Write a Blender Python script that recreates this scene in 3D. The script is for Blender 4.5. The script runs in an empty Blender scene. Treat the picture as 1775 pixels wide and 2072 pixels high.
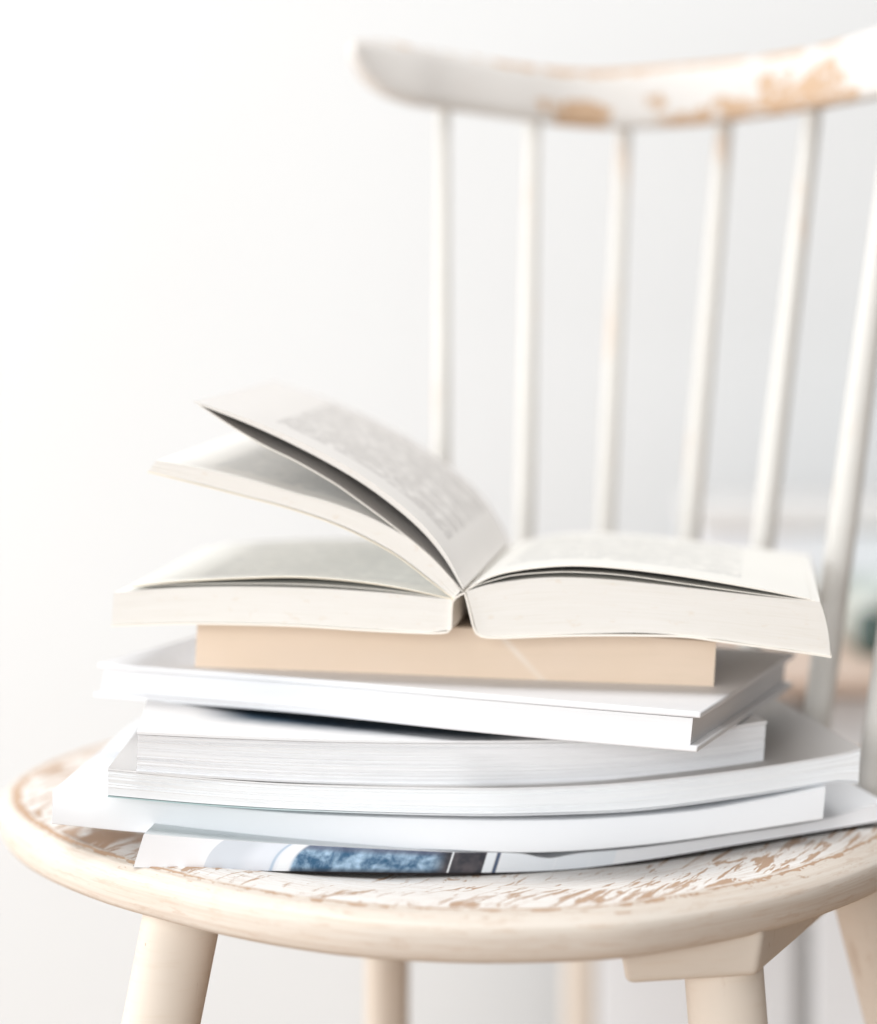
import bpy, bmesh, math, random
from mathutils import Vector, Matrix
random.seed(7)
S = bpy.context.scene
COL = S.collection

# ------------------------------------------------------------ camera
# units: metres. Camera 0.72 m above the floor, seat of the chair 0.45 m.
F, CX, HY, CAMZ = 6000.0, 887.5, 500.0, 0.72      # focal length / centre / horizon of a 1775x2072 picture
cd = bpy.data.cameras.new('camera'); cam = bpy.data.objects.new('camera', cd); COL.objects.link(cam)
cam.location = (0, 0, CAMZ); cam.rotation_euler = (math.radians(90), 0, 0)
cd.sensor_fit = 'HORIZONTAL'; cd.sensor_width = 36; cd.lens = F / 1775 * 36
cd.shift_y = -(1036 - HY) / 1775
cd.clip_end = 50; cd.clip_start = 0.05
cd.dof.use_dof = True; cd.dof.focus_distance = 1.29; cd.dof.aperture_fstop = 3.9
S.camera = cam
# ------------------------------------------------------------ light
w = bpy.data.worlds.new('World'); S.world = w; w.use_nodes = True
w.node_tree.nodes['Background'].inputs[0].default_value = (1.0, 0.98, 0.96, 1)
w.node_tree.nodes['Background'].inputs[1].default_value = 0.12
def area(name, loc, target, sx, sy, power, col):
    l = bpy.data.lights.new(name, 'AREA'); l.shape = 'RECTANGLE'; l.size = sx; l.size_y = sy
    l.energy = power; l.color = col
    o = bpy.data.objects.new(name, l); COL.objects.link(o); o.location = loc
    o.rotation_euler = (Vector(target) - Vector(loc)).to_track_quat('-Z', 'Y').to_euler()
    return o
area('window_light', (-1.3, -0.6, 1.2), (0.1, 1.4, 0.5), 2.0, 1.6, 13, (0.96, 0.985, 1.0))
area('side_window_light', (-2.1, 1.65, 0.85), (0.0, 1.5, 0.45), 1.6, 1.3, 35, (0.97, 0.99, 1.0))
area('frontal_fill_light', (-0.95, -2.5, 1.0), (0.1, 1.4, 0.45), 2.4, 1.3, 62, (0.97, 0.99, 1.0))  # broad fill added behind the camera to brighten the wall and book fronts
area('overhead_fill_light', (0.1, 1.1, 2.5), (0.1, 1.5, 0.5), 1.8, 1.4, 27, (1.0, 0.995, 0.99))  # soft fill added overhead in place of ceiling bounce
S.view_settings.view_transform = 'Standard'; S.view_settings.look = 'None'
S.view_settings.exposure = 0.50; S.view_settings.gamma = 1.0

# ------------------------------------------------------------ helpers
def P(px, py, Z):          # Z in cm -> metres
    Z = Z * 0.01
    return Vector(((px - CX) / F * Z, Z, CAMZ - (py - HY) / F * Z))
def link(o, parent=None):
    COL.objects.link(o)
    if parent is not None: o.parent = parent
    return o
def empty(name, loc, label, cat, group=None):
    o = bpy.data.objects.new(name, None); COL.objects.link(o); o.location = loc
    o.empty_display_size = 0.02
    o['label'] = label; o['category'] = cat
    if group: o['group'] = group
    return o
def tag(o, label, cat):
    o['label'] = label; o['category'] = cat; return o
class M:                     # growing mesh with uv and material index
    def __init__(s): s.v = []; s.f = []; s.uv = []; s.mi = []
    def vert(s, p): s.v.append(tuple(p)); return len(s.v) - 1
    def face(s, ids, uvs=None, mi=0):
        s.f.append(tuple(ids)); s.uv.append(uvs or [(0, 0)] * len(ids)); s.mi.append(mi)
    def build(s, name, mats, parent=None, smooth=False, sharp=35):
        me = bpy.data.meshes.new(name)
        off = Vector((0, 0, 0))
        if parent is not None: off = parent.location.copy() if parent.type == 'EMPTY' else parent_off(parent)
        me.from_pydata([tuple(Vector(p) - off) for p in s.v], [], s.f)
        if not isinstance(mats, (list, tuple)): mats = [mats]
        for m in mats: me.materials.append(m)
        ul = me.uv_layers.new(name='UVMap'); k = 0
        for fi, p in enumerate(me.polygons):
            p.material_index = s.mi[fi]; p.use_smooth = smooth
            for j in range(p.loop_total): ul.data[p.loop_start + j].uv = s.uv[fi][j]
        bm = bmesh.new(); bm.from_mesh(me); bmesh.ops.recalc_face_normals(bm, faces=bm.faces)
        if smooth:
            for e in bm.edges:
                if len(e.link_faces) == 2 and e.calc_face_angle(0) > math.radians(sharp): e.smooth = False
        bm.to_mesh(me); bm.free()
        return link(bpy.data.objects.new(name, me), parent)
def parent_off(o):
    p = Vector((0, 0, 0))
    while o is not None: p += o.location; o = o.parent
    return p
def catmull(pts, n):          # resample an open polyline of tuples smoothly, by x
    pts = [tuple(map(float, p)) for p in pts]
    if len(pts) == 2: return [tuple(a + (b - a) * i / (n - 1) for a, b in zip(*pts)) for i in range(n)]
    out = []; L = [0]
    for a, b in zip(pts, pts[1:]): L.append(L[-1] + math.dist(a, b))
    for i in range(n):
        s = L[-1] * i / (n - 1); k = 0
        while k < len(pts) - 2 and s > L[k + 1]: k += 1
        t = (s - L[k]) / (L[k + 1] - L[k]); p1, p2 = pts[k], pts[k + 1]
        def tang(j):
            if j == 0: return tuple((b - a) / (L[1] - L[0]) for a, b in zip(pts[0], pts[1]))
            if j == len(pts) - 1: return tuple((b - a) / (L[-1] - L[-2]) for a, b in zip(pts[-2], pts[-1]))
            return tuple((b - a) / (L[j + 1] - L[j - 1]) for a, b in zip(pts[j - 1], pts[j + 1]))
        m1, m2, d = tang(k), tang(k + 1), L[k + 1] - L[k]
        h = (2*t**3 - 3*t**2 + 1, t**3 - 2*t**2 + t, -2*t**3 + 3*t**2, t**3 - t**2)
        out.append(tuple(h[0]*a + h[1]*d*b + h[2]*c + h[3]*d*e for a, b, c, e in zip(p1, m1, p2, m2)))
    return out
def lerp(a, b, t): return a + (b - a) * t
def slab(name, top, bot, zf, dl, dr, L, mats, parent, rows=1, n=48, groove=0, bulge=(0, 0), inset=(0, 0, 0), nd=10, sag=0, wav=0, seed=1, depth_curl=0, back=None, back_s=0.9, back_q=0.28):
    """A bent slab whose near face has the given upper and lower outline; it runs back by L cm along dl (left) .. dr (right).
    mats: [edge, upper face, lower face]."""
    rnd = random.Random(seed)
    T = catmull(top, n); B = catmull(bot, n)
    if not callable(zf): z0, z1, xa, xb = zf[0], zf[1], top[0][0], top[-1][0]; zfun = lambda x: lerp(z0, z1, (x - xa) / (xb - xa))
    else: zfun = zf
    dl = Vector((dl, 1, 0)).normalized(); dr = Vector((dr, 1, 0)).normalized()
    m = M(); G = []; offs = [rnd.uniform(0, 1) for _ in range(rows + 1)]
    ph = [rnd.uniform(0, 6.28) for _ in range(rows + 1)]
    for i in range(n):
        s = i / (n - 1); col = []
        d = dl.lerp(dr, s).normalized()
        for r in range(rows + 1):
            t = r / rows
            x = lerp(B[i][0], T[i][0], t); y = lerp(B[i][1], T[i][1], t)
            q = 4 * t * (1 - t)
            x += (bulge[0] * (1 - s)**3 + bulge[1] * s**3) * q
            p = P(x, y, zfun(x))
            if 0 < r < rows and groove:
                g = groove * (0.5 * offs[r] + (0.5 if r % 2 else 0)) * (0.75 + 0.25 * math.sin(ph[r] + 7 * s))
                p = p + d * (g * 0.01)
                if wav: p.z += wav * 0.01 * math.sin(ph[r] + 5 * s + 2 * r) / rows
            p = p + d * (inset[0] * 0.01)
            p = p + Vector((1, 0, 0)) * (inset[1] * 0.01 * (1 - 2 * s))
            col.append(p)
        G.append((col, d))
    shift = [0.0] * n
    if back:                # away from the near edge the leaf settles onto its neighbour
        Q = sorted(catmull(back, 160))
        for i in range(n):
            x0 = T[i][0]; yq = Q[-1][1]
            if x0 <= Q[0][0]: yq = Q[0][1]
            else:
                for qa, qb in zip(Q, Q[1:]):
                    if qa[0] <= x0 <= qb[0]: yq = lerp(qa[1], qb[1], (x0 - qa[0]) / max(1e-6, qb[0] - qa[0])); break
            shift[i] = -(yq - T[i][1]) / F * zfun(x0) * 0.01 * back_s
    # front grid
    idx = [[m.vert(p) for p in col] for col, d in G]
    for i in range(n - 1):
        for r in range(rows):
            u0, u1, v0, v1 = i/(n-1), (i+1)/(n-1), r/rows, (r+1)/rows
            m.face((idx[i][r], idx[i+1][r], idx[i+1][r+1], idx[i][r+1]), [(u0, v0), (u1, v0), (u1, v1), (u0, v1)], 0)
    LL = (L - 2 * inset[2]) if inset[2] else L
    Tt = [[idx[i][rows]] for i in range(n)]; Bt = [[idx[i][0]] for i in range(n)]
    for k in range(1, nd + 1):
        f = k / nd
        for i in range(n):
            col, d = G[i]
            g_ = min(1, f / back_q); dz = Vector((0, 0, (sag * f * f + depth_curl * math.sin(math.pi * f)) * 0.01 + shift[i] * g_ * g_ * (3 - 2 * g_)))
            Tt[i].append(m.vert(col[rows] + d * (LL * 0.01 * f) + dz)); Bt[i].append(m.vert(col[0] + d * (LL * 0.01 * f) + dz))
    for i in range(n - 1):
        u0, u1 = i/(n-1), (i+1)/(n-1)
        for k in range(nd):
            v0, v1 = k/nd, (k+1)/nd
            m.face((Tt[i][k], Tt[i+1][k], Tt[i+1][k+1], Tt[i][k+1]), [(u0, v0), (u1, v0), (u1, v1), (u0, v1)], min(1, len(mats)-1))
            m.face((Bt[i][k+1], Bt[i+1][k+1], Bt[i+1][k], Bt[i][k]), [(u0, v1), (u1, v1), (u1, v0), (u0, v0)], min(2, len(mats)-1))
        m.face((Tt[i][nd], Tt[i+1][nd], Bt[i+1][nd], Bt[i][nd]), [(u0, 1), (u1, 1), (u1, 0), (u0, 0)], 0)
    for i in (0, n - 1):      # the two ends
        ce = idx[i]
        m2 = [Bt[i][nd], Tt[i][nd]]
        if rows == 1:
            for k in range(nd):
                m.face((Bt[i][k], Bt[i][k+1], Tt[i][k+1], Tt[i][k]), [(k/nd, 0), ((k+1)/nd, 0), ((k+1)/nd, 1), (k/nd, 1)], 0)
        else:
            bk = [Bt[i][nd]] + [None] * (rows - 1) + [Tt[i][nd]]
            col, d = G[i]
            prev = list(ce)
            for k in range(1, nd + 1):
                cur = [Bt[i][k]]
                for r in range(1, rows):
                    f = k / nd; t = r / rows
                    dz = Vector((0, 0, (sag * f * f + depth_curl * math.sin(math.pi * f)) * 0.01))
                    cur.append(m.vert(col[r] + d * (LL * 0.01 * f) + dz))
                cur.append(Tt[i][k])
                for r in range(rows):
                    m.face((prev[r], cur[r], cur[r+1], prev[r+1]), [((k-1)/nd, r/rows), (k/nd, r/rows), (k/nd, (r+1)/rows), ((k-1)/nd, (r+1)/rows)], 0)
                prev = cur
    return m.build(name, mats, parent, smooth=True, sharp=40 if groove == 0 else 30)
def tube(name, path, radii, mat, parent, seg=20, squash=1.0):
    m = M(); rings = []
    pts = [Vector(p) for p in path]; Ln = 0
    for i, p in enumerate(pts):
        a = pts[max(i-1, 0)]; b = pts[min(i+1, len(pts)-1)]; t = (b - a).normalized()
        x = t.cross(Vector((0, 1, 0))).normalized(); y = t.cross(x).normalized()
        if i: Ln += (p - pts[i-1]).length
        rings.append(([m.vert(p + (x * math.cos(2*math.pi*k/seg) + y * math.sin(2*math.pi*k/seg) * squash) * radii[i]) for k in range(seg)], Ln))
    for (a, la), (b, lb) in zip(rings, rings[1:]):
        for k in range(seg):
            k2 = (k + 1) % seg
            m.face((a[k], a[k2], b[k2], b[k]), [(k/seg, la), ((k+1)/seg, la), ((k+1)/seg, lb), (k/seg, lb)])
    m.face(rings[0][0][::-1]); m.face(rings[-1][0])
    return m.build(name, mat, parent, smooth=True, sharp=50)
def box(name, a, b, mat, parent=None, bev=0.002, rot=0, pivot=None):
    bm = bmesh.new(); bmesh.ops.create_cube(bm, size=1)
    a, b = Vector(a), Vector(b); c = (a + b) / 2; d = b - a
    for v in bm.verts: v.co = Vector((v.co.x * d.x, v.co.y * d.y, v.co.z * d.z)) + c
    if bev: bmesh.ops.bevel(bm, geom=list(bm.edges), offset=bev, segments=3, profile=0.6, affect='EDGES')
    if rot:
        bmesh.ops.rotate(bm, verts=bm.verts, cent=pivot or c, matrix=Matrix.Rotation(rot, 3, 'Z'))
    off = parent_off(parent) if parent else Vector((0, 0, 0))
    for v in bm.verts: v.co -= off
    for f in bm.faces: f.smooth = True
    for e in bm.edges:
        if len(e.link_faces) == 2 and e.calc_face_angle(0) > math.radians(40): e.smooth = False
    me = bpy.data.meshes.new(name); bm.to_mesh(me); bm.free(); me.materials.append(mat)
    return link(bpy.data.objects.new(name, me), parent)

# ------------------------------------------------------------ node shorthand
class N:
    def __init__(s, name, rough=0.6, spec=0.3):
        s.m = bpy.data.materials.new(name); s.m.use_nodes = True; s.t = s.m.node_tree
        s.b = s.t.nodes['Principled BSDF']; s.b.inputs['Roughness'].default_value = rough
        s.b.inputs['Specular IOR Level'].default_value = spec
    def n(s, typ, props={}, ins={}):
        k = s.t.nodes.new(typ)
        for a, b in props.items(): setattr(k, a, b)
        for a, b in ins.items():
            if hasattr(b, 'is_linked') or isinstance(b, bpy.types.NodeSocket): s.t.links.new(b, k.inputs[a])
            else: k.inputs[a].default_value = b
        return k
    def math(s, op, a, b=0.0, c=None, clamp=False):
        ins = {0: a, 1: b}
        if c is not None: ins[2] = c
        return s.n('ShaderNodeMath', {'operation': op, 'use_clamp': clamp}, ins).outputs[0]
    def coord(s, kind='Object'): return s.n('ShaderNodeTexCoord').outputs[kind]
    def map(s, v, loc=(0,0,0), rot=(0,0,0), scale=(1,1,1)):
        return s.n('ShaderNodeMapping', {}, {'Vector': v, 'Location': loc, 'Rotation': rot, 'Scale': scale}).outputs[0]
    def noise(s, v, scale=5, detail=3, rough=0.5, dist=0.0):
        return s.n('ShaderNodeTexNoise', {}, {'Vector': v, 'Scale': scale, 'Detail': detail, 'Roughness': rough, 'Distortion': dist}).outputs[0]
    def step(s, v, lo, hi, a=0.0, b=1.0):
        return s.n('ShaderNodeMapRange', {'interpolation_type': 'SMOOTHSTEP'}, {0: v, 1: lo, 2: hi, 3: a, 4: b}).outputs[0]
    def mix(s, f, a, b):
        k = s.n('ShaderNodeMix', {'data_type': 'RGBA'})
        for i, x in ((0, f), (6, a), (7, b)):
            if isinstance(x, bpy.types.NodeSocket): s.t.links.new(x, k.inputs[i])
            else: k.inputs[i].default_value = (x if i == 0 else (*x, 1) if len(x) == 3 else x)
        return k.outputs[2]
    def sep(s, v): k = s.n('ShaderNodeSeparateXYZ', {}, {0: v}); return k.outputs
    def comb(s, x, y, z=0.0): return s.n('ShaderNodeCombineXYZ', {}, {0: x, 1: y, 2: z}).outputs[0]
    def base(s, c):
        if isinstance(c, bpy.types.NodeSocket): s.t.links.new(c, s.b.inputs['Base Color'])
        else: s.b.inputs['Base Color'].default_value = (*c, 1)
    def bump(s, h, strength=0.3, dist=0.001):
        k = s.n('ShaderNodeBump', {}, {'Height': h, 'Strength': strength, 'Distance': dist})
        s.t.links.new(k.outputs[0], s.b.inputs['Normal'])
    def band(s, x, a, b, soft=0.002):
        return s.math('MULTIPLY', s.step(x, a - soft, a + soft), s.math('SUBTRACT', 1.0, s.step(x, b - soft, b + soft)))

def m_plain(name, col, rough=0.6, spec=0.3, var=0.03, scale=25):
    k = N(name, rough, spec); v = k.coord()
    nz = k.noise(v, scale, 4)
    d = tuple(c * (1 - var * 2) for c in col)
    k.base(k.mix(nz, d, tuple(min(1, c * (1 + var)) for c in col)))
    k.bump(k.noise(v, 900, 2), 0.05, 0.0005)
    return k.m
def m_edge(name, col, dark, lines=60, amount=0.5, warm=None, speck=0.0, zfreq=3):
    """cut edge of a page block: fine lines along the leaves"""
    k = N(name, 0.85, 0.15); uv = k.coord('UV')
    v = k.map(uv, scale=(zfreq, lines, 1))
    n1 = k.noise(v, 1.0, 3, 0.7)
    n2 = k.noise(k.map(uv, scale=(zfreq * 2, lines * 0.22, 1)), 1.0, 2)
    f = k.math('MULTIPLY', k.step(n1, 0.42, 0.72), amount)
    f = k.math('ADD', f, k.math('MULTIPLY', k.step(n2, 0.5, 0.75), amount * 0.6))
    c = k.mix(f, col, dark)
    if speck:
        o = k.coord(); sp = k.noise(k.map(o, scale=(1, 1, 2.2)), 130, 3, 0.6)
        c = k.mix(k.math('MULTIPLY', k.step(sp, 0.60, 0.74), speck), c, warm)
    k.base(c); k.bump(n1, 0.25, 0.0004)
    return k.m
def m_print(name, paper, ink, u0, u1, v0, v1, nl=34, wl=26, strength=0.55, rough=0.8):
    """paper page with a block of small print"""
    k = N(name, rough, 0.15); uv = k.coord('UV'); x, y, _ = k.sep(uv)
    ly = k.math('MULTIPLY', k.math('SUBTRACT', y, v0), nl / (v1 - v0))
    fl = k.math('FLOOR', ly); fr = k.math('FRACT', ly)
    word = k.noise(k.comb(k.math('MULTIPLY', x, wl), k.math('MULTIPLY', fl, 7.31)), 1.0, 0)
    glyph = k.noise(k.comb(k.math('MULTIPLY', x, wl * 7), k.math('MULTIPLY', ly, 2.2)), 1.0, 1)
    f = k.math('MULTIPLY', k.band(fr, 0.25, 0.72, 0.08), k.step(word, 0.36, 0.42))
    f = k.math('MULTIPLY', f, k.step(glyph, 0.30, 0.55, 0.45, 1.0))
    # ragged last lines of paragraphs
    para = k.noise(k.comb(k.math('MULTIPLY', fl, 3.7), 0.5), 1.0, 0)
    lim = k.step(para, 0.60, 0.66, u1, u0 + (u1 - u0) * 0.72)
    box_ = k.math('MULTIPLY', k.math('MULTIPLY', k.step(x, u0, u0 + 0.004), k.math('LESS_THAN', x, lim)), k.band(y, v0, v1, 0.003))
    f = k.math('MULTIPLY', k.math('MULTIPLY', f, box_), strength)
    nz = k.noise(k.coord(), 14, 3)
    p = k.mix(nz, tuple(c * 0.965 for c in paper), paper)
    k.base(k.mix(f, p, ink)); k.bump(k.noise(uv, 400, 2), 0.04, 0.0004)
    return k.m

# ------------------------------------------------------------ materials
WHITE = (0.84, 0.84, 0.85)
mat_wall = m_plain('wall_paint', (0.705, 0.715, 0.72), 0.9, 0.1, 0.01, 3)
mat_floor = m_plain('floor_wood', (0.36, 0.25, 0.17), 0.6, 0.2, 0.12, 6)
mat_white_cover = m_plain('white_cover', WHITE, 0.42, 0.4, 0.008, 20)
mat_cool_cover = m_plain('cool_white_cover', (0.83, 0.845, 0.87), 0.45, 0.4, 0.01, 16)
mat_shade_grey = m_plain('shade_grey_cover', (0.52, 0.505, 0.495), 0.5, 0.3, 0.02, 20)  # white cover greyed to paint in the shade on its upper face
mat_contact_shade = m_plain('painted_contact_shade', (0.025, 0.02, 0.02), 0.6, 0.2, 0.02, 20)  # near-black colour painting the contact shadow under the magazine
mat_board = m_plain('hardcover_cloth', (0.72, 0.72, 0.735), 0.5, 0.35, 0.01, 30)
mat_grey_cover = m_plain('grey_white_cover', (0.72, 0.72, 0.73), 0.45, 0.4, 0.01, 16)
mat_kraft = None
k = N('tan_cover', 0.75, 0.2); o_ = k.coord(); n_ = k.noise(k.map(o_, scale=(30, 30, 260)), 1.0, 4)
c_ = k.mix(k.noise(o_, 30, 3), (0.75, 0.605, 0.47), (0.78, 0.64, 0.52))
c_ = k.mix(k.math('MULTIPLY', k.step(n_, 0.5, 0.75), 0.25), c_, (0.70, 0.58, 0.45))
# the faint diagonal crease on its front
x_, y_, z_ = k.sep(k.coord('UV'))
x_, y_, z_ = k.sep(o_)
dd = k.math('ABSOLUTE', k.math('SUBTRACT', k.math('ADD', x_, k.math('MULTIPLY', z_, 0.95)), 0.0433))
cr = k.math('MULTIPLY', k.step(dd, 0.0, 0.0035, 1.0, 0.0), k.noise(o_, 60, 2))
k.base(k.mix(k.math('MULTIPLY', cr, 0.7), c_, (0.86, 0.80, 0.73))); k.bump(k.math('ADD', n_, cr), 0.2, 0.0006); mat_kraft = k.m
CREAM = (0.745, 0.72, 0.685)
mat_cream_edge = m_edge('cream_page_edge', CREAM, (0.66, 0.62, 0.55), 70, 0.42, (0.66, 0.56, 0.45), 0.35)
mat_cream_leaf = m_plain('cream_paper_edge', (0.84, 0.80, 0.73), 0.85, 0.15, 0.02, 60)
mat_yellow_leaf = m_plain('yellowed_paper', (0.80, 0.72, 0.58), 0.85, 0.15, 0.04, 60)
mat_paper_cover = m_plain('card_cover', (0.84, 0.79, 0.72), 0.6, 0.3, 0.02, 30)
mat_grey_pages = m_edge('grey_page_edge', (0.84, 0.845, 0.86), (0.62, 0.62, 0.65), 60, 0.26, zfreq=6)
mat_white_pages = m_edge('white_page_edge', (0.85, 0.87, 0.89), (0.66, 0.69, 0.73), 36, 0.22, zfreq=6)
mat_hc_pages = m_edge('hardcover_page_edge', (0.74, 0.74, 0.75), (0.66, 0.66, 0.68), 40, 0.35, zfreq=4)
mat_plain_pages = m_edge('plain_page_edge', (0.84, 0.84, 0.86), (0.72, 0.73, 0.76), 50, 0.3)
mat_page_r = m_print('printed_page_right', (0.81, 0.795, 0.755), (0.10, 0.11, 0.13), 0.10, 0.80, 0.16, 0.93, 34, 26, 0.42)
mat_page_l = m_print('printed_page_left', (0.85, 0.84, 0.80), (0.10, 0.12, 0.15), 0.16, 0.90, 0.12, 0.93, 34, 26, 0.30)
mat_page_f = m_print('printed_page_fan', (0.78, 0.755, 0.73), (0.12, 0.10, 0.09), 0.22, 0.86, 0.14, 0.94, 34, 26, 0.55)
mat_page_g = m_print('printed_page_blue', (0.86, 0.85, 0.82), (0.12, 0.17, 0.22), 0.14, 0.86, 0.12, 0.93, 34, 26, 0.40)

k = N('cover_with_painted_gap_shade', 0.4, 0.4); u, v, _ = k.sep(k.coord('UV'))  # navy wedge paints the shade in the gap below the hardcover
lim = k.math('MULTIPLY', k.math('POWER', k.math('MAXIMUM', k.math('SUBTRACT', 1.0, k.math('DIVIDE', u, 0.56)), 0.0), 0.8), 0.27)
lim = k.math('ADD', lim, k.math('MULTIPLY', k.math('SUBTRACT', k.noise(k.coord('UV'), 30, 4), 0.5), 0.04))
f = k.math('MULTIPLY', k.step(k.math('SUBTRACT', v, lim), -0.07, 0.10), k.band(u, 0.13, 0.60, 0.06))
k.base(k.mix(f, WHITE, (0.035, 0.07, 0.11))); mat_gap_shade = k.m
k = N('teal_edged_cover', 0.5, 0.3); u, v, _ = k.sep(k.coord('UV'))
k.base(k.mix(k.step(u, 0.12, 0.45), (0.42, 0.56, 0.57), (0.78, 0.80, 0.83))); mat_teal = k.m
# old paint over wood
def m_paint(name, base, peel=None, side_uv=False, brush=(40, 40, 400)):
    k = N(name, 0.6, 0.25); o = k.coord()
    n1 = k.noise(o, 18, 4); n2 = k.noise(k.map(o, scale=brush), 1.0, 3, 0.6)
    c = k.mix(n1, tuple(x * 0.95 for x in base), base)
    c = k.mix(k.math('MULTIPLY', k.step(n2, 0.52, 0.8), 0.35), c, tuple(a * b for a, b in zip(base, (0.88, 0.80, 0.72))))
    h = k.math('MULTIPLY', n2, 0.5)
    if peel: c, h = peel(k, o, c, h)
    k.base(c); k.bump(h, 0.35, 0.0006)
    return k.m
PAINT = (0.71, 0.645, 0.575)
WOOD = (0.46, 0.30, 0.20)
def peel_seat(k, o, c, h):
    uv = k.coord('UV'); u, v, _ = k.sep(uv)                      # u, v in cm: along the rim / outward from the ridge
    ang = math.radians(18)
    # grain coordinates
    g = k.map(o, rot=(0, 0, ang))
    fine = k.noise(k.map(g, scale=(290, 24, 1)), 1.0, 5, 0.62, 0.4)
    big = k.noise(k.map(g, loc=(0.37, 0.2, 0), scale=(72, 12, 1)), 1.0, 5, 0.65, 0.8)
    dens = k.noise(k.map(o, loc=(0.1, 0.33, 0)), 13, 2)
    inside = k.step(v, -0.75, -0.35, 1.0, 0.0)
    ox, oy, _o = k.sep(o)
    left = k.step(ox, -0.11, -0.20, 0.0, 1.0)
    near = k.math('ADD', k.step(v, -7, -1.5, 0.0, 0.035), k.math('MULTIPLY', left, 0.03))
    a = k.step(k.math('ADD', k.math('ADD', fine, k.math('MULTIPLY', dens, 0.22)), near), 0.707, 0.719)
    b = k.step(k.math('ADD', k.math('ADD', big, k.math('MULTIPLY', dens, 0.28)), near), 0.757, 0.767)
    peelm = k.math('MULTIPLY', k.math('MAXIMUM', a, b), inside)
    # worn line along the ridge
    wob = k.noise(k.map(uv, scale=(0.55, 0, 0)), 1.0, 4, 0.6)
    cen = k.math('MULTIPLY', k.math('SUBTRACT', wob, 0.5), 0.5)
    wid = k.math('ADD', k.math('MULTIPLY', k.math('SUBTRACT', k.noise(k.map(uv, loc=(9, 4, 0), scale=(0.8, 1.4, 0)), 1.0, 4, 0.7), 0.40), 1.3), 0.0)
    wid = k.math('ADD', wid, k.math('MULTIPLY', left, 0.12))
    dist = k.math('ABSOLUTE', k.math('SUBTRACT', k.math('ADD', v, 0.12), cen))
    ridge = k.step(k.math('SUBTRACT', wid, dist), -0.02, 0.03)
    fr = k.step(k.noise(k.map(uv, loc=(3, 1, 0), scale=(0.9, 3.5, 0)), 1.0, 5, 0.7), 0.60, 0.63)
    rim = k.math('MULTIPLY', k.math('MULTIPLY', fr, k.band(v, -0.5, 0.75, 0.15)), 0.8)
    mk = k.math('MAXIMUM', peelm, k.math('MAXIMUM', ridge, rim))
    wn = k.noise(k.map(g, scale=(400, 30, 1)), 1.0, 3)
    wood = k.mix(wn, (0.40, 0.255, 0.17), (0.56, 0.39, 0.27))
    c = k.mix(k.step(v, -0.9, 0.0, 0.0, 1.0), (0.86, 0.845, 0.825), c)
    dash = k.step(k.noise(k.map(uv, loc=(5, 2, 0), scale=(0.45, 4.2, 0)), 1.0, 5, 0.75), 0.53, 0.62)
    c = k.mix(k.math('MULTIPLY', dash, 0.6), c, (0.58, 0.46, 0.37))
    gr = k.noise(k.map(uv, loc=(1, 8, 0), scale=(0.10, 7, 0)), 1.0, 5, 0.65)
    c = k.mix(k.math('MULTIPLY', k.step(gr, 0.40, 0.66), 0.45), c, (0.57, 0.46, 0.37))
    # dull patches on the outer edge
    c = k.mix(k.math('MULTIPLY', k.step(k.noise(k.map(uv, loc=(2, 7, 0), scale=(0.35, 1.6, 0)), 1.0, 4, 0.7), 0.56, 0.75), k.step(v, 0.3, 0.8, 0.0, 0.45)), c, (0.62, 0.50, 0.40))
    return k.mix(mk, c, wood), k.math('SUBTRACT', h, k.math('MULTIPLY', mk, 3.0))
mat_seat = m_paint('peeling_seat_paint', PAINT, peel_seat, brush=(30, 30, 300))
def peel_leg(k, o, c, h):
    a = k.noise(k.map(o, scale=(70, 70, 14)), 1.0, 5, 0.65)
    sp = k.noise(k.map(o, loc=(.3, .1, .2), scale=(160, 160, 110)), 1.0, 2)
    f = k.math('MAXIMUM', k.math('MULTIPLY', k.step(a, 0.63, 0.70), 0.35), k.math('MULTIPLY', k.step(sp, 0.76, 0.79), 0.8))
    return k.mix(f, c, (0.46, 0.33, 0.24)), k.math('SUBTRACT', h, f)
mat_leg = m_paint('leg_paint', (0.71, 0.63, 0.545), peel_leg)
mat_spindle = m_paint('spindle_paint', (0.66, 0.64, 0.605), lambda k, o, c, h: (k.mix(k.math('MULTIPLY', k.step(k.noise(k.map(o, scale=(60, 60, 9)), 1.0, 3), 0.60, 0.70), 0.6), c, (0.66, 0.50, 0.38)), h))
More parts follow.
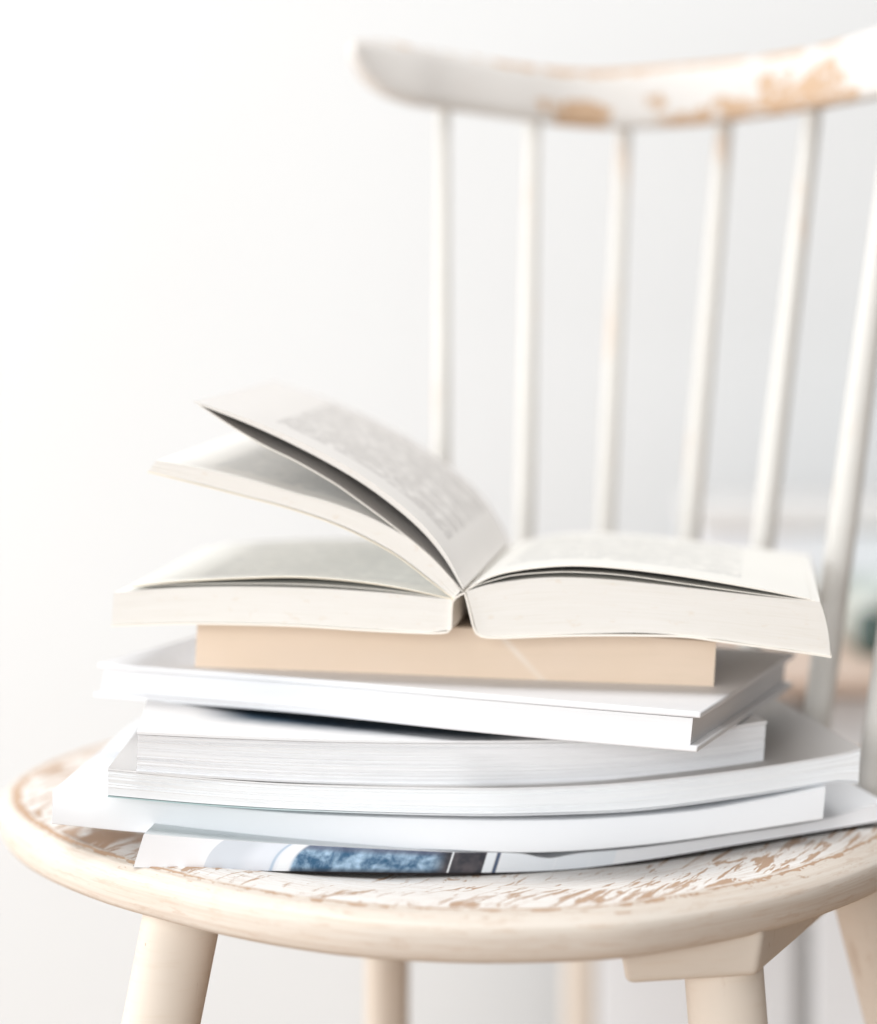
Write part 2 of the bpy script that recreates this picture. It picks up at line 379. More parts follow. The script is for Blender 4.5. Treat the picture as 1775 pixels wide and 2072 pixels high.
def peel_rail(k, o, c, h):
    uv = k.coord('UV'); u, v, _ = k.sep(uv)       # u: 0..1 across 700..2000 px, v: 0 bottom .. 1 top of the near face
    def blob(px, vv, rx, rv, amp):
        dx = k.math('MULTIPLY', k.math('SUBTRACT', u, (px - 700) / 1300), 1300 / rx)
        dy = k.math('MULTIPLY', k.math('SUBTRACT', v, vv), 1 / rv)
        r = k.math('ADD', k.math('MULTIPLY', dx, dx), k.math('MULTIPLY', dy, dy))
        return k.math('MULTIPLY', k.step(r, 0.0, 2.4, 1.0, 0.0), amp)
    s = blob(1180, 0.18, 55, 0.26, 0.75)
    for a in ((1125, 0.22, 50, 0.22, 0.35), (1325, 0.42, 32, 0.2, 0.42), (1400, 0.10, 90, 0.12, 0.5), (1510, 0.16, 110, 0.24, 0.58), (1565, 0.42, 60, 0.3, 0.45), (1660, 0.38, 60, 0.32, 0.5),
              (1620, 0.10, 120, 0.13, 0.55), (1180, 0.97, 190, 0.10, 0.66), (1400, 0.97, 160, 0.07, 0.58), (1590, 0.97, 120, 0.09, 0.60), (780, 0.97, 220, 0.05, 0.34), (800, 0.06, 150, 0.06, 0.2)):
        s = k.math('MAXIMUM', s, blob(*a))
    nz = k.noise(k.map(uv, scale=(34, 4.5, 1)), 1.0, 6, 0.7)
    f = k.step(k.math('ADD', s, k.math('MULTIPLY', k.math('SUBTRACT', nz, 0.5), 2.1)), 0.36, 0.46)
    f = k.math('MULTIPLY', f, k.step(s, 0.02, 0.15))
    wood = k.mix(nz, (0.42, 0.25, 0.13), (0.60, 0.42, 0.28))
    return k.mix(k.math('MULTIPLY', f, 0.92), c, wood), k.math('SUBTRACT', h, f)
mat_rail = m_paint('worn_rail_paint', (0.68, 0.655, 0.63), peel_rail)

# ------------------------------------------------------------ the setting
def sheet(name, pts, mat):
    m = M(); ids = [m.vert(p) for p in pts]; m.face(ids, [(0,0),(1,0),(1,1),(0,1)])
    o = m.build(name, mat); o['kind'] = 'structure'; return o
wl = box('wall', (-3.2, 2.60, 0), (3.2, 2.72, 2.8), mat_wall, bev=0); wl['kind'] = 'structure'
fl = box('floor', (-3.2, -1.5, -0.1), (3.2, 2.60, 0), mat_floor, bev=0); fl['kind'] = 'structure'

# ------------------------------------------------------------ chair
chair = empty('spindle_chair', (0.02, 1.46, 0.0), 'old wooden spindle back chair with peeling white paint, carrying the stack of books', 'chair')
SZ = 0.45
ridge = [(1.3,120.6),(5.3,120.9),(7.9,121.8),(11.9,124.7),(15.6,128.5),(20,135.3),(23.3,144),(24,152),(21.5,162),(14.5,169),(4,172),(-7,170),(-14,166),(-18.0,161),(-20.8,153),(-20.9,145.5),(-18.6,138.1),(-15.1,132.2),(-11.9,128.4),(-7.8,124.4),(-3.5,121.7)]
def closed(pts, n):
    out = []; m_ = len(pts)
    for i in range(n):
        s = i * m_ / n; k_ = int(s); t = s - k_
        p0, p1, p2, p3 = (pts[(k_ + j) % m_] for j in (-1, 0, 1, 2))
        out.append(tuple(0.5 * (2*b + (c - a)*t + (2*a - 5*b + 4*c - d)*t*t + (3*b - a - 3*c + d)*t**3) for a, b, c, d in zip(p0, p1, p2, p3)))
    return out
RN = 240
rp = closed(ridge, RN)
for _ in range(14): rp = [tuple((rp[i-1][j] + 2*rp[i][j] + rp[(i+1) % RN][j]) / 4 for j in (0, 1)) for i in range(RN)]
m = M(); CXs, CYs = 1.0, 146.0
def nrm(i):
    a, b = rp[i-1], rp[(i+1) % RN]; t = Vector((b[0]-a[0], b[1]-a[1])).normalized(); return Vector((t.y, -t.x))
arc = [0]
for i in range(RN): arc.append(arc[-1] + math.dist(rp[i], rp[(i+1) % RN]))
def dish(k_):
    t = min(1, max(0, (1 - k_) / 0.5)); return -1.25 * t * t * (3 - 2 * t)
rings = []   # (list of ids, v coordinate)
prof_in = [0.0001, 0.12, 0.25, 0.38, 0.5, 0.6, 0.7, 0.8, 0.88, 0.94, 0.98]
for kk in prof_in:
    ids = []
    for i in range(RN):
        x = CXs + (rp[i][0]-CXs)*kk; y = CYs + (rp[i][1]-CYs)*kk
        ids.append(m.vert((x*.01, y*.01, SZ + dish(kk)*.01)))
    rings.append((ids, -(1-kk)*24))
prof_out = [(0.0, 0.03, 0.0), (0.10, -0.03, 0.12), (0.28, 0.02, 0.34), (0.55, -0.08, 0.6), (0.80, -0.24, 0.85), (0.94, -0.38, 1.0), (1.0, -0.48, 1.1), (1.0, -0.85, 1.5), (0.94, -1.3, 1.9), (0.82, -1.7, 2.2), (0.6, -1.95, 2.6), (-0.2, -2.05, 3.0), (-2.0, -2.05, 4.5)]
for (wo, z, vv) in prof_out:
    ids = []
    for i in range(RN):
        nn = nrm(i); wdt = 1.35 if nn.x > -0.3 else lerp(1.35, 0.75, min(1, (-nn.x - 0.3) / 0.6))
        ids.append(m.vert(((rp[i][0] + nn.x*wo*wdt)*.01, (rp[i][1] + nn.y*wo*wdt)*.01, SZ + z*.01)))
    rings.append((ids, vv))
for (a, va), (b, vb) in zip(rings, rings[1:]):
    for i in range(RN):
        j = (i+1) % RN
        m.face((a[i], a[j], b[j], b[i]), [(arc[i], va), (arc[i+1], va), (arc[i+1], vb), (arc[i], vb)])
m.face(rings[-1][0]); m.face(rings[0][0][::-1])
m.build('seat', mat_seat, chair, smooth=True, sharp=60)

# crest rail
st = [(720,92,101,163),(726,86,118,163.2),(742,80,146,163.6),(790,79,190,164.5),(850,90,211,165.5),(916,101,221,167),(1041,123,238,169),(1197,139,258,171),(1353,128,257,170.5),(1541,108,235,167),(1654,86,216,163),(1729,62,203,160),(1800,38,190,156),(1900,5,170,150),(1990,-20,148,144)]
sr = catmull(st, 70)
m = M(); rg = []
for i, (x, yt, yb, Z) in enumerate(sr):
    a = sr[max(i-1, 0)]; b = sr[min(i+1, 69)]
    pa, pb = P(a[0], a[1], a[3]), P(b[0], b[1], b[3]); t = (pb - pa); t.z = 0; t.normalize(); nb = Vector((-t.y, t.x, 0))
    top, bot = P(x, yt, Z), P(x, yb, Z); hh = (top - bot).length / 2; c0 = (top + bot) / 2
    th = 0.010 * min(1, hh / 0.012)
    lean = nb * 0.10
    ring = []; K = 24
    for q in range(K):
        an = 2 * math.pi * q / K; cs, sn = math.cos(an), math.sin(an)
        px_ = math.copysign(abs(cs)**0.55, cs); pz_ = math.copysign(abs(sn)**0.55, sn)
        ring.append(m.vert(c0 + nb * (th - px_ * th) + Vector((0, 0, 1)) * (pz_ * hh) + lean * (pz_ * hh)))
    rg.append((ring, (x - 700) / 1300))
for (a, ua), (b, ub) in zip(rg, rg[1:]):
    for q in range(24):
        q2 = (q + 1) % 24
        va = (math.copysign(abs(math.sin(2*math.pi*q/24))**0.55, math.sin(2*math.pi*q/24)) + 1) / 2
        vb = (math.copysign(abs(math.sin(2*math.pi*q2/24))**0.55, math.sin(2*math.pi*q2/24)) + 1) / 2
        m.face((a[q], a[q2], b[q2], b[q]), [(ua, va), (ua, vb), (ub, vb), (ub, va)])
m.face(rg[0][0][::-1]); m.face(rg[-1][0])
m.build('crest_rail', mat_rail, chair, smooth=True, sharp=60)

# spindles: (top px, top py, top Z) -> bottom x at a seat depth
spn = [(897,200,167.5, 892,160,0.46), (1080,225,170, 1053,163,0.50), (1266,240,172, 1205,165,0.50), (1472,225,170, 1357,163,0.55), (1652,200,165, 1492,158,0.58), (1832,150,156, 1634,150,0.68), (1985,120,146, 1752,143,0.72)]
for (x0, y0, z0, x1, z1, r) in spn:
    a = P(x0, y0, z0) + Vector((0, 0.008, 0)); yb = HY + 27.6 / z1 * F; b = P(x1, yb, z1)
    pts = [a.lerp(b, i / 12) for i in range(13)]
    rad = [r * 0.01 * (0.86 + 0.34 * math.sin(math.pi * min(1, (i / 12) * 0.9 + 0.05)) ** 1.0 * (i / 12) + 0.08 * (i / 12)) for i in range(13)]
    tube('spindle', pts, rad, mat_spindle, chair, 16)

# legs
def leg(a, b, r0, r1):
    a, b = Vector(a), Vector(b); pts = [a.lerp(b, i / 10) for i in range(11)]
    rad = [0.01 * lerp(r0, r1, (i / 10)) * (1 + 0.06 * math.sin(math.pi * i / 10)) for i in range(11)]
    tube('leg', pts, rad, mat_leg, chair, 32)
def W(X, Z, h): return Vector((X * .01, Z * .01, SZ + h * .01))
leg(W(-11.2, 130.6, -2.0), (-0.195, 1.26, 0), 1.72, 1.3)
leg(W(-2.75, 159, -2.0), (-0.030, 1.70, 0), 1.22, 1.0)
leg(W(12.15, 126.8, -3.2), (0.150, 1.215, 0), 1.70, 1.3)
leg(W(20.1, 141.5, -2.2), (0.318, 1.50, 0), 1.75, 1.35)
# battens under the seat
def batten(front_left, front_right, back_shift, ztop, zbot, taper=0.35):
    m = M(); fl_, fr_ = Vector(front_left), Vector(front_right); bs = Vector(back_shift)
    bm = bmesh.new(); vs = []
    dirx = (fr_ - fl_).normalized()
    for base in (Vector((0, 0)), bs):
        for (p, sg) in ((fl_, 1), (fr_, -1)):
            for z, tp in ((ztop, 0), (zbot, taper)):
                q = p + base + dirx * sg * tp
                if base.length == 0 and z == zbot: q = q + bs.normalized() * 0.10
                vs.append(bm.verts.new((q.x*.01, q.y*.01, SZ + z*.01)))
    for f in ((0,2,3,1),(4,5,7,6),(0,4,6,2),(1,3,7,5),(0,1,5,4),(2,6,7,3)): bm.faces.new([vs[i] for i in f])
    bmesh.ops.recalc_face_normals(bm, faces=bm.faces)
    bmesh.ops.bevel(bm, geom=list(bm.edges), offset=0.0032, segments=5, profile=0.55, affect='EDGES', clamp_overlap=True)
    off = parent_off(chair)
    for v in bm.verts: v.co -= off
    for f in bm.faces: f.smooth = True
    me = bpy.data.meshes.new('batten'); bm.to_mesh(me); bm.free(); me.materials.append(mat_leg)
    link(bpy.data.objects.new('batten', me), chair)
batten((7.4, 123.3), (13.7, 124.9), (8.0, 20.5), -1.75, -3.72)
batten((-15.5, 133.6), (-9.6, 130.0), (3.5, 30), -1.95, -2.35, 0.1)

# ------------------------------------------------------------ magazine (lowest)
mag = empty('magazine', P(950, 1766, 133.5), 'glossy white magazine with a blue photo strip on its spine, lying on the seat', 'magazine')
k = N('magazine_print', 0.28, 0.5); uv = k.coord('UV'); u, v, _ = k.sep(uv)
x = k.math('ADD', k.math('MULTIPLY', u, 1510.0), 272.0)     # along the spine
c = k.mix(k.noise(k.coord(), 12, 2), (0.84, 0.85, 0.88), (0.86, 0.86, 0.87))
vv = k.math('SUBTRACT', 1.0, v)
curve = k.math('MULTIPLY', k.math('POWER', v, 3.0), 24.0)
xs = k.math('SUBTRACT', x, curve)
def bandx(a, b, s=1.5, xx=None): return k.band(xx or xs, a, b, s)
c = k.mix(bandx(411, 548), c, (0.63, 0.665, 0.72))
c = k.mix(bandx(490, 552, 22), c, (0.74, 0.77, 0.83))
c = k.mix(k.math('MULTIPLY', bandx(543, 549, 2.5), 0.7), c, (0.36, 0.48, 0.62))
c = k.mix(bandx(557, 575, 3), c, (0.86, 0.88, 0.90))
cl = k.noise(k.map(uv, scale=(42, 1.3, 1)), 1.0, 5, 0.6, 0.3)
cl2 = k.noise(k.map(uv, loc=(4, 2, 0), scale=(170, 3, 1)), 1.0, 4, 0.7)
blue = k.mix(k.step(cl, 0.35, 0.68), (0.025, 0.10, 0.20), (0.46, 0.64, 0.82))
blue = k.mix(k.math('MULTIPLY', k.step(cl2, 0.5, 0.7), 0.35), blue, (0.07, 0.15, 0.25))
blue = k.mix(k.step(v, 0.02, 0.22, 0.75, 0.0), blue, (0.015, 0.02, 0.03))
blue = k.mix(k.step(v, 0.70, 0.93, 0.0, 0.8), blue, (0.10, 0.11, 0.17))
brn = k.mix(k.step(cl, 0.35, 0.7), (0.022, 0.026, 0.038), (0.085, 0.075, 0.085))
blue = k.mix(k.step(x, 855, 895), blue, brn)
c = k.mix(k.math('MULTIPLY', bandx(583, 1100, 5), k.math('LESS_THAN', x, 968)), c, blue)
c = k.mix(bandx(898, 901.5, 1.2, x), c, (0.85, 0.87, 0.90))
c = k.mix(bandx(968, 986, 1.5, x), c, (0.80, 0.84, 0.88))
c = k.mix(bandx(988, 996, 2.0, x), c, (0.06, 0.09, 0.16))
c = k.mix(k.math('MULTIPLY', bandx(999, 1232, 2, x), 0.6), c, (0.74, 0.79, 0.84))
c = k.mix(k.math('MULTIPLY', bandx(1108, 1110, 1.5, x), 0.4), c, (0.95, 0.95, 0.97))
c = k.mix(k.math('MULTIPLY', bandx(1180, 1182, 1.5, x), 0.3), c, (0.95, 0.95, 0.97))
k.base(c); k.bump(k.noise(k.coord(), 200, 2), 0.05, 0.0005); mat_mag = k.m
mtop = [(291,1688),(440,1699),(600,1709),(900,1724),(1050,1727),(1110,1737),(1170,1727),(1300,1715),(1500,1686),(1665,1659),(1790,1622)]
mbot = [(270,1755),(440,1760),(600,1763),(950,1766),(1140,1760),(1300,1741),(1500,1708),(1665,1681),(1790,1660)]
slab('cover', mtop, mbot, (129, 138), 0.10, -0.18, 0.12, [mat_mag, mat_white_cover], mag, rows=6, n=80, nd=1, groove=0)
slab('cover', [(a, b) for a, b in mtop], [(a, b + 4) for a, b in mtop], (129.05, 138.05), 0.10, -0.18, 20, [mat_cool_cover], mag, n=60)
dark = [0, .5, 2.5, 5.5, 7, 6, 4, 3, 2]  # extra depth of the lower cover, shaped like the contact shadow
slab('cover', [(a, b - 4) for a, b in mbot], [(a, b + e) for (a, b), e in zip(mbot, dark)], (129.05, 138.05), 0.10, -0.18, 20, [mat_contact_shade], mag, n=60)
slab('page_block', [(a, b + 5) for a, b in mtop], [(a, b - 5) for a, b in mbot], (129.3, 138.3), 0.10, -0.18, 19.4, [mat_plain_pages], mag, n=60, inset=(0, 0.25, 0))

# ------------------------------------------------------------ white book above the magazine
b6 = empty('white_book', P(900, 1722, 133), 'plain smooth white book lying directly on the magazine, sagging in the middle', 'book', None)
ttop = [(107,1599),(300,1617),(600,1644),(900,1656),(1050,1658),(1200,1655),(1405,1639),(1550,1615),(1671,1592)]
tbot = [(105,1669),(290,1687),(600,1708),(900,1722),(1100,1726.5),(1300,1712),(1500,1685),(1665,1659)]
Z6 = (131, 134.8)
def spine_slab(par, top, bot, zz, dl, dr, L, mat, n=60, r=7, th=0.14):
    """wrap-round cover: rounded spine face, upper and lower panels, one mesh"""
    T = catmull(top, n); B = catmull(bot, n); m = M(); cols = []
    xa, xb = top[0][0], top[-1][0]
    vl, vr = Vector((dl, 1, 0)).normalized(), Vector((dr, 1, 0)).normalized()
    prof = [(0, 1, L), (0, 1, L * .5), (0, 1, 1.2), (0, 1, 0.22), (1.2, .0, 0.07), (3.2, 0, 0.015), (r, 0, 0)]
    for i in range(n):
        s = i / (n - 1); d = vl.lerp(vr, s).normalized(); c = []
        zf = lambda x: lerp(zz[0], zz[1], (x - xa) / (xb - xa))
        hi = T[i][1]; lo = B[i][1]
        def pt(f, y, dep): x = lerp(T[i][0], B[i][0], f); return P(x, y, zf(x)) + d * (dep * .01)
        c = [pt(0, hi, L), pt(0, hi, L*.5), pt(0, hi, 1.5), pt(0, hi, .3), pt(.02, hi + .8, .1), pt(.05, hi + 2.4, .02), pt(.1, hi + 6, 0), pt(.5, (hi+lo)/2, -0.03),
             pt(.9, lo - 6, 0), pt(.95, lo - 2.4, .02), pt(.98, lo - .8, .1), pt(1, lo, .3), pt(1, lo, 1.5), pt(1, lo, L*.5), pt(1, lo, L)]
        cols.append([m.vert(p) for p in c])
        cen = (c[6] + c[8]) / 2; c2 = []
        for j, p in enumerate(c):
            if j <= 3: q = p - Vector((0, 0, th * .01))
            elif j >= 11: q = p + Vector((0, 0, th * .01))
            else:
                q = P(0, 0, 1) * 0 + p + d * (th * .01 + max(0, .1 - 0) * .01) ; hz = (c[3].z - c[11].z) / 2 - th * .01; mz = (c[3].z + c[11].z) / 2
                q.z = mz + max(-hz, min(hz, p.z - mz))
            c2.append(q)
        cols[-1] += [m.vert(p) for p in c2[::-1]]
    K = len(cols[0])
    for i in range(n - 1):
        for j in range(K):
            j2 = (j + 1) % K
            m.face((cols[i][j], cols[i+1][j], cols[i+1][j2], cols[i][j2]), [(i/(n-1), j/K), ((i+1)/(n-1), j/K), ((i+1)/(n-1), (j+1)/K), (i/(n-1), (j+1)/K)])
    for i in (0, n - 1):
        for j in range(K // 2 - 1):
            m.face((cols[i][j], cols[i][j+1], cols[i][K-2-j], cols[i][K-1-j]))
    return m.build('cover', mat, par, smooth=True, sharp=50)
spine_slab(b6, ttop, tbot, Z6, 0.09, -0.05, 20, mat_cool_cover)
slab('page_block', [(a, b + 6) for a, b in ttop], [(a, b - 6) for a, b in tbot], (131.5, 135.3), 0.09, -0.05, 19.2, [mat_plain_pages], b6, n=50, inset=(0, 0.12, 0))

# ------------------------------------------------------------ paperback with the curling right corner
b5 = empty('paperback_book', P(950, 1650, 132), 'wide white paperback whose right end bends up and sticks out furthest to the right', 'book')
t5 = [(218,1557),(400,1575),(600,1589),(950,1597),(1150,1593),(1300,1583),(1500,1560),(1650,1537),(1722,1523),(1742,1516)]
o5 = [(218,1613),(400,1629),(600,1641),(950,1651),(1150,1648),(1300,1640),(1500,1614),(1665,1588),(1700,1583),(1738,1586)]
Z5 = (129, 135.5)
slab('cover', [(a, b - 2) for a, b in t5], [(a, b + 1) for a, b in t5], Z5, 0.02, -0.14, 20, [mat_white_cover, mat_shade_grey, mat_grey_cover], b5, n=60)
slab('page_block', [(a, b + 1.6) for a, b in t5], [(a, b - 4) for a, b in o5], Z5, 0.02, -0.14, 19.8, [mat_white_pages], b5, n=70, rows=18, groove=0.06, wav=.4, seed=5)
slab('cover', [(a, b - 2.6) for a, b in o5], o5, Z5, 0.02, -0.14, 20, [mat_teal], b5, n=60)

# ------------------------------------------------------------ paperback with grey page edges
b4 = empty('paperback_book', P(950, 1590, 132.5), 'thick white paperback with rippled grey striped page edges, under the white hardcover', 'book')
t4 = [(277,1481),(450,1489),(700,1497),(950,1499),(1150,1497),(1300,1491),(1450,1474),(1552,1459)]
o4 = [(275,1564),(450,1576),(600,1584),(800,1589.5),(950,1590.5),(1150,1586),(1300,1577),(1450,1562),(1547,1548)]
Z4 = (129, 136)
slab('cover', t4, [(a, b + 5) for a, b in t4], Z4, -0.05, -0.20, 19, [mat_white_cover, mat_gap_shade, mat_white_cover], b4, n=60, nd=24)
slab('page_block', [(a, b + 6) for a, b in t4], [(a, b - 4) for a, b in o4], (129.15, 136.15), -0.05, -0.20, 18.6, [mat_grey_pages], b4, n=80, rows=30, groove=0.075, wav=1.0, seed=11, inset=(0, 0.04, 0))
slab('cover', [(a, b - 3.5) for a, b in o4], o4, Z4, -0.05, -0.20, 19, [mat_grey_cover], b4, n=60)

# ------------------------------------------------------------ hardcover
b3 = empty('hardcover_book', P(800, 1460, 133), 'white hardcover book with square boards, turned so its right side shows, under the tan book', 'book')
Z3 = (139.5, 127.6)
tt = [(198,1341),(600,1371),(1000,1406),(1418,1441)]
tb = [(197,1353),(600,1384),(1000,1419),(1418,1454)]
bt = [(189,1401),(600,1433),(1000,1474),(1412,1510)]
bb = [(189,1412),(600,1444),(1000,1486),(1411,1523)]
def board(top, bot):
    o = slab('board', top, bot, Z3, 0.40, 0.335, 20, [mat_board], b3, n=24, nd=4)
    bv = o.modifiers.new('round', 'BEVEL'); bv.width = 0.0007; bv.segments = 2; bv.limit_method = 'ANGLE'; bv.angle_limit = math.radians(50)
board(tt, tb); board(bt, bb)
slab('page_block', [(a, b - .5) for a, b in tb], [(a, b + .5) for a, b in bt], (139.75, 127.85), 0.40, 0.335, 19.4, [mat_hc_pages], b3, n=24, nd=4, inset=(0, 0.33, 0))

# ------------------------------------------------------------ tan book
b2 = empty('tan_book', P(900, 1370, 136), 'book with a tan brown paper cover lying directly under the open book', 'book')
kt = [(400,1258),(650,1261),(930,1268),(1200,1280),(1450,1297)]
kb = [(394,1355),(650,1364),(930,1378),(1200,1386),(1444,1393)]
k_ = spine_slab(b2, kt, kb, (138.5, 135), 0.05, 0.075, 14, mat_kraft, n=40)
slab('page_block', [(a, b + 5) for a, b in kt], [(a, b - 5) for a, b in kb], (138.9, 135.4), 0.05, 0.075, 13.6, [mat_plain_pages], b2, n=30, inset=(0, 0.12, 0))

# ------------------------------------------------------------ open book
ob = empty('open_book', P(940, 1250, 133.5), 'open cream paperback on top of the stack with pages fanned up in the air', 'book')
def ZO(x): return lerp(136, 133.5, (x - 228) / 712) if x < 940 else lerp(133.5, 131.5, (x - 940) / 742)
DL, DRr = 0.127, 0.10
L0 = 20.5
# right half
rt = [(943,1197),(957,1192),(989,1183),(1026,1177),(1075,1171),(1126,1168.5),(1190,1170),(1257,1175),(1388,1189),(1538,1206),(1660,1218)]
rb = [(965,1280),(975,1285.5),(1012,1288),(1100,1285),(1188,1282),(1313,1281),(1447,1293),(1538,1306),(1620,1317),(1680,1327)]
slab('page_block', rt, rb, ZO, DL, DRr, L0, [mat_cream_edge, mat_page_r], ob, n=80, rows=12, groove=0.02, bulge=(0, 5), seed=3)
def leaf(name, pts, th, mats, dl=DL, dr=DRr, curl=0, L=L0, zo=0, th0=None, back=None, bs=0.9, bq=0.2):
    n = len(pts); low = [(a, b + (th if th0 is None else lerp(th0, th, i / (n - 1)))) for i, (a, b) in enumerate(pts)]
    return slab(name, pts, low, (lambda x: ZO(x) + zo), dl, dr, L, mats, ob, n=70, depth_curl=curl, back=back, back_s=bs, back_q=bq, nd=40)
leaf('leaf', [(943,1196),(957,1187),(989,1176),(1040,1163.5),(1114,1157.5),(1163,1157),(1257,1163),(1388,1181),(1538,1202),(1650,1216)], 1.6, [mat_cream_leaf, mat_page_r], back=rt, bs=0.8)
leaf('leaf', [(942,1195),(957,1184),(989,1167.5),(1026,1156.5),(1089,1147),(1163,1143),(1257,1148.5),(1387,1165),(1538,1191),(1640,1211.5)], 3.0, [mat_cream_leaf, mat_page_r], back=rt, bs=0.88, bq=0.8)
# left half
lt = [(230,1200),(300,1193),(400,1188),(498,1187),(648,1191),(798,1201),(915,1214)]
lb = [(226,1263),(300,1260.5),(398,1258.5),(598,1263),(748,1272.5),(873,1278.5),(911,1274)]
slab('page_block', lt, lb, ZO, DL, DL, L0, [mat_cream_edge, mat_page_l], ob, n=70, rows=12, groove=0.02, seed=4)
leaf('leaf', [(262,1187),(350,1182.5),(498,1180.5),(648,1184),(798,1196),(916,1213)], 1.3, [mat_cream_leaf, mat_page_l], DL, DL, back=lt, bs=0.7)
leaf('leaf', [(268,1185),(350,1176.5),(498,1168.5),(598,1166.5),(698,1173),(798,1186.5),(916,1211)], 2.6, [mat_yellow_leaf, mat_page_l], DL, DL, back=lt, bs=0.6)
# fanned sheaves
s2t = [(316,932),(398,946),(498,969),(598,998),(668,1017),(748,1047),(823,1088),(888,1144),(932,1196)]
s2b = [(300,954),(398,977),(498,1003),(598,1030),(698,1066),(798,1118),(873,1174),(918,1211)]
slab('page_sheaf', s2t, s2b, ZO, DL, DL, L0, [mat_cream_edge, mat_page_g], ob, n=70, rows=8, groove=0.03, seed=8)
leaf('leaf', [(299,953),(398,978),(498,1004),(598,1031.5),(698,1068),(798,1120),(873,1176),(919,1211)], 3.0, [mat_yellow_leaf, mat_page_g], DL, DL)
leaf('leaf', [(402,818),(473,865),(535,901),(598,932),(673,975),(723,1010),(798,1066),(873,1128),(936,1196)], 2.4, [mat_cream_leaf, mat_page_f], DL, DL, back=[(394,817.5),(498,858),(598,904),(698,958),(773,1008),(848,1071),(898,1130),(937,1195)], bs=0.97, bq=1.0)
s1t = [(390,812),(498,846),(598,889),(698,941),(773,991),(848,1054),(898,1114),(939,1189)]
s1b = [(394,815.5),(498,856),(598,902),(698,956),(773,1006),(848,1069),(898,1128),(937,1193)]
slab('page_sheaf', s1t, s1b, ZO, DL, DL, L0, [mat_cream_edge, mat_page_f], ob, n=70, rows=3, groove=0.03, seed=9)
# cover: one thin card sheet running under both halves and up over the folded spine
cp = [(1683,1330),(1640,1323),(1538,1309),(1447,1296.5),(1390,1289),(1313,1286.5),(1188,1286),(1100,1288),(1012,1291),(978,1289),(965,1283),(958,1268),(949,1232),(941,1202),(938,1200),(928,1206),(917,1215),(914,1235),(913,1262),(911,1276),(902,1280),(873,1281.5),(748,1276),(598,1266.5),(398,1262),(300,1264),(225,1266.5)]
cpr = catmull(cp, 150); m = M(); ra, rb_ = [], []
for i, (x, y) in enumerate(cpr):
    a, b = cpr[max(i-1, 0)], cpr[min(i+1, 149)]; tx, ty = b[0]-a[0], b[1]-a[1]; l_ = math.hypot(tx, ty); nx, ny = ty / l_, -tx / l_
    z = ZO(x) - 0.12; d = Vector((DL if x < 940 else lerp(DL, DRr, (x-940)/742), 1, 0)).normalized()
    p, q = P(x + nx * 2, y + ny * 2, z), P(x - nx * 2, y - ny * 2, z)
    ra.append((m.vert(p), m.vert(p + d * .103), m.vert(p + d * .207))); rb_.append((m.vert(q), m.vert(q + d * .103), m.vert(q + d * .207)))
for i in range(149):
    for R_ in (ra, rb_):
        for j in (0, 1): m.face((R_[i][j], R_[i+1][j], R_[i+1][j+1], R_[i][j+1]))
    m.face((ra[i][0], ra[i+1][0], rb_[i+1][0], rb_[i][0])); m.face((ra[i][2], ra[i+1][2], rb_[i+1][2], rb_[i][2]))
for i in (0, 149):
    for j in (0, 1): m.face((ra[i][j], ra[i][j+1], rb_[i][j+1], rb_[i][j]))
m.build('cover', mat_paper_cover, ob, smooth=True, sharp=45)

# ------------------------------------------------------------ blurred things behind
mat_cab = m_plain('cabinet_paint', (0.80, 0.81, 0.83), 0.5, 0.3, 0.02, 8)
mat_cabwood = m_plain('cabinet_wood', (0.64, 0.50, 0.41), 0.5, 0.3, 0.08, 20)
mat_post = m_plain('cabinet_post_paint', (0.76, 0.67, 0.58), 0.5, 0.3, 0.05, 20)
mat_gap = m_plain('cabinet_inside', (0.72, 0.70, 0.68), 0.7, 0.2, 0.05, 20)
cab = empty('sideboard', (0.5, 2.2, 0), 'low white sideboard with a thin wooden top, blurred behind the chair', 'sideboard')
ZT = 0.425
box('top', (0.085, 2.03, ZT - 0.012), (1.15, 2.46, ZT), mat_cabwood, cab, 0.002)
box('carcass', (0.11, 2.075, 0.06), (1.13, 2.45, ZT - 0.0125), mat_gap, cab, 0.001)
box('post', (0.088, 2.05, 0.0), (0.108, 2.09, ZT - 0.0125), mat_post, cab, 0.003)
box('door', (0.109, 2.05, 0.065), (0.247, 2.07, ZT - 0.016), mat_cab, cab, 0.003)
box('door', (0.259, 2.05, 0.065), (0.70, 2.07, ZT - 0.016), mat_cab, cab, 0.003)
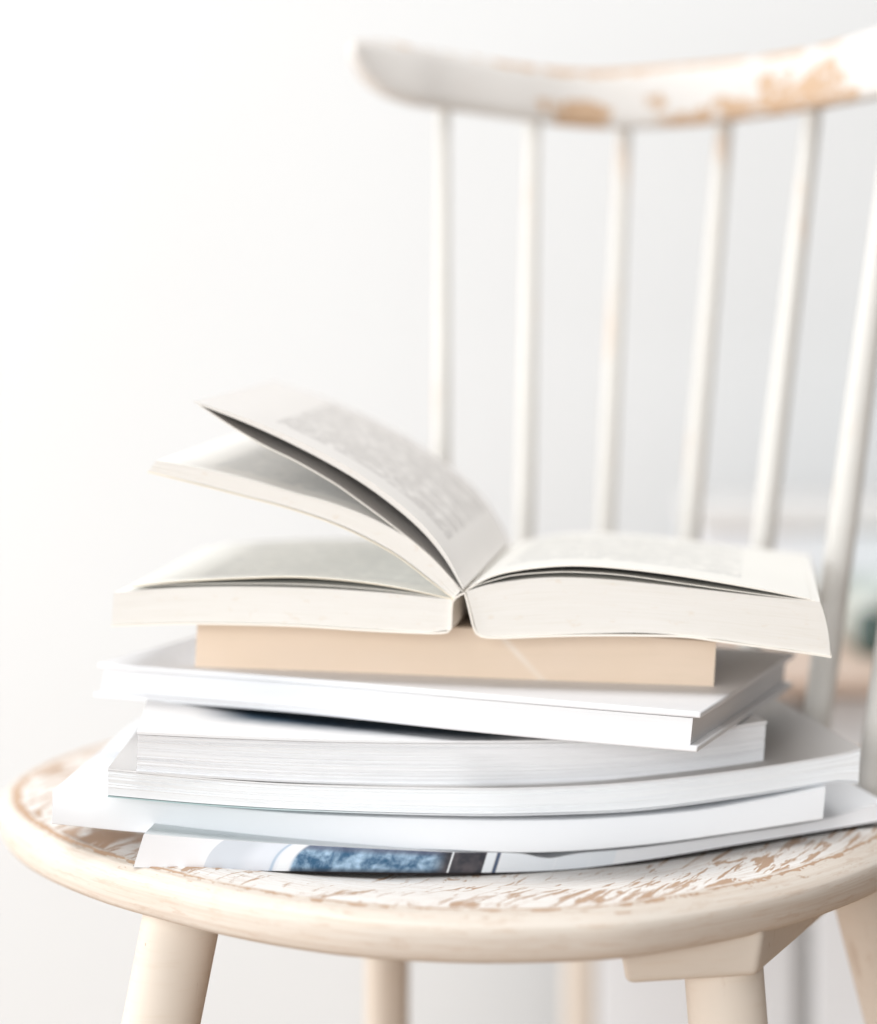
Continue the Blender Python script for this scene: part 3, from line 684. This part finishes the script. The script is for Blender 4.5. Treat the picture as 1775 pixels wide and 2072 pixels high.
box('door', (0.706, 2.05, 0.065), (1.12, 2.07, ZT - 0.016), mat_cab, cab, 0.003)
mat_bx = m_plain('blue_grey_card', (0.75, 0.77, 0.80), 0.7, 0.2, 0.02, 10)
mat_bx2 = m_plain('grey_lid', (0.70, 0.69, 0.68), 0.7, 0.2, 0.02, 10)
sb = empty('storage_box', (0.5, 2.36, ZT), 'pale blue grey storage box standing on the sideboard behind the chair', 'box')
box('body', (0.20, 2.27, ZT + 0.0005), (0.78, 2.44, ZT + 0.078), mat_bx, sb, 0.003)
box('lid', (0.197, 2.267, ZT + 0.0785), (0.783, 2.443, ZT + 0.093), mat_bx2, sb, 0.003)
def lathe(name, prof, loc, mat, par, seg=28):
    m = M(); rs = []
    for r, z in prof: rs.append([m.vert((loc[0] + r*math.cos(2*math.pi*q/seg), loc[1] + r*math.sin(2*math.pi*q/seg), loc[2] + z)) for q in range(seg)])
    for a, b in zip(rs, rs[1:]):
        for q in range(seg): m.face((a[q], a[(q+1) % seg], b[(q+1) % seg], b[q]))
    m.face(rs[0][::-1]); m.face(rs[-1])
    return m.build(name, mat, par, smooth=True, sharp=50)
mat_dg = m_plain('dark_green_glass', (0.05, 0.09, 0.08), 0.2, 0.5, 0.05, 20)
mat_sage = m_plain('sage_glaze', (0.66, 0.71, 0.68), 0.4, 0.4, 0.05, 20)
jr = empty('candle_jar', (0.312, 2.14, ZT), 'small dark green glass jar on the sideboard at the right edge', 'jar')
lathe('body', [(0.006, .0005), (.0095, .002), (.011, .012), (.011, .024), (.008, .031), (.007, .034)], (0.312, 2.14, ZT), mat_dg, jr)
lathe('lid', [(.0078, .0342), (.0082, .036), (.0082, .041), (.006, .043)], (0.312, 2.14, ZT), mat_sage, jr)
bw = lathe('bowl', [(.025, .0005), (.035, .004), (.052, .025), (.060, .046), (.057, .046), (.049, .026), (.03, .008), (.002, .006)], (0.335, 2.205, ZT), mat_sage, None)
tag(bw, 'wide sage green bowl on the sideboard behind the dark jar', 'bowl')
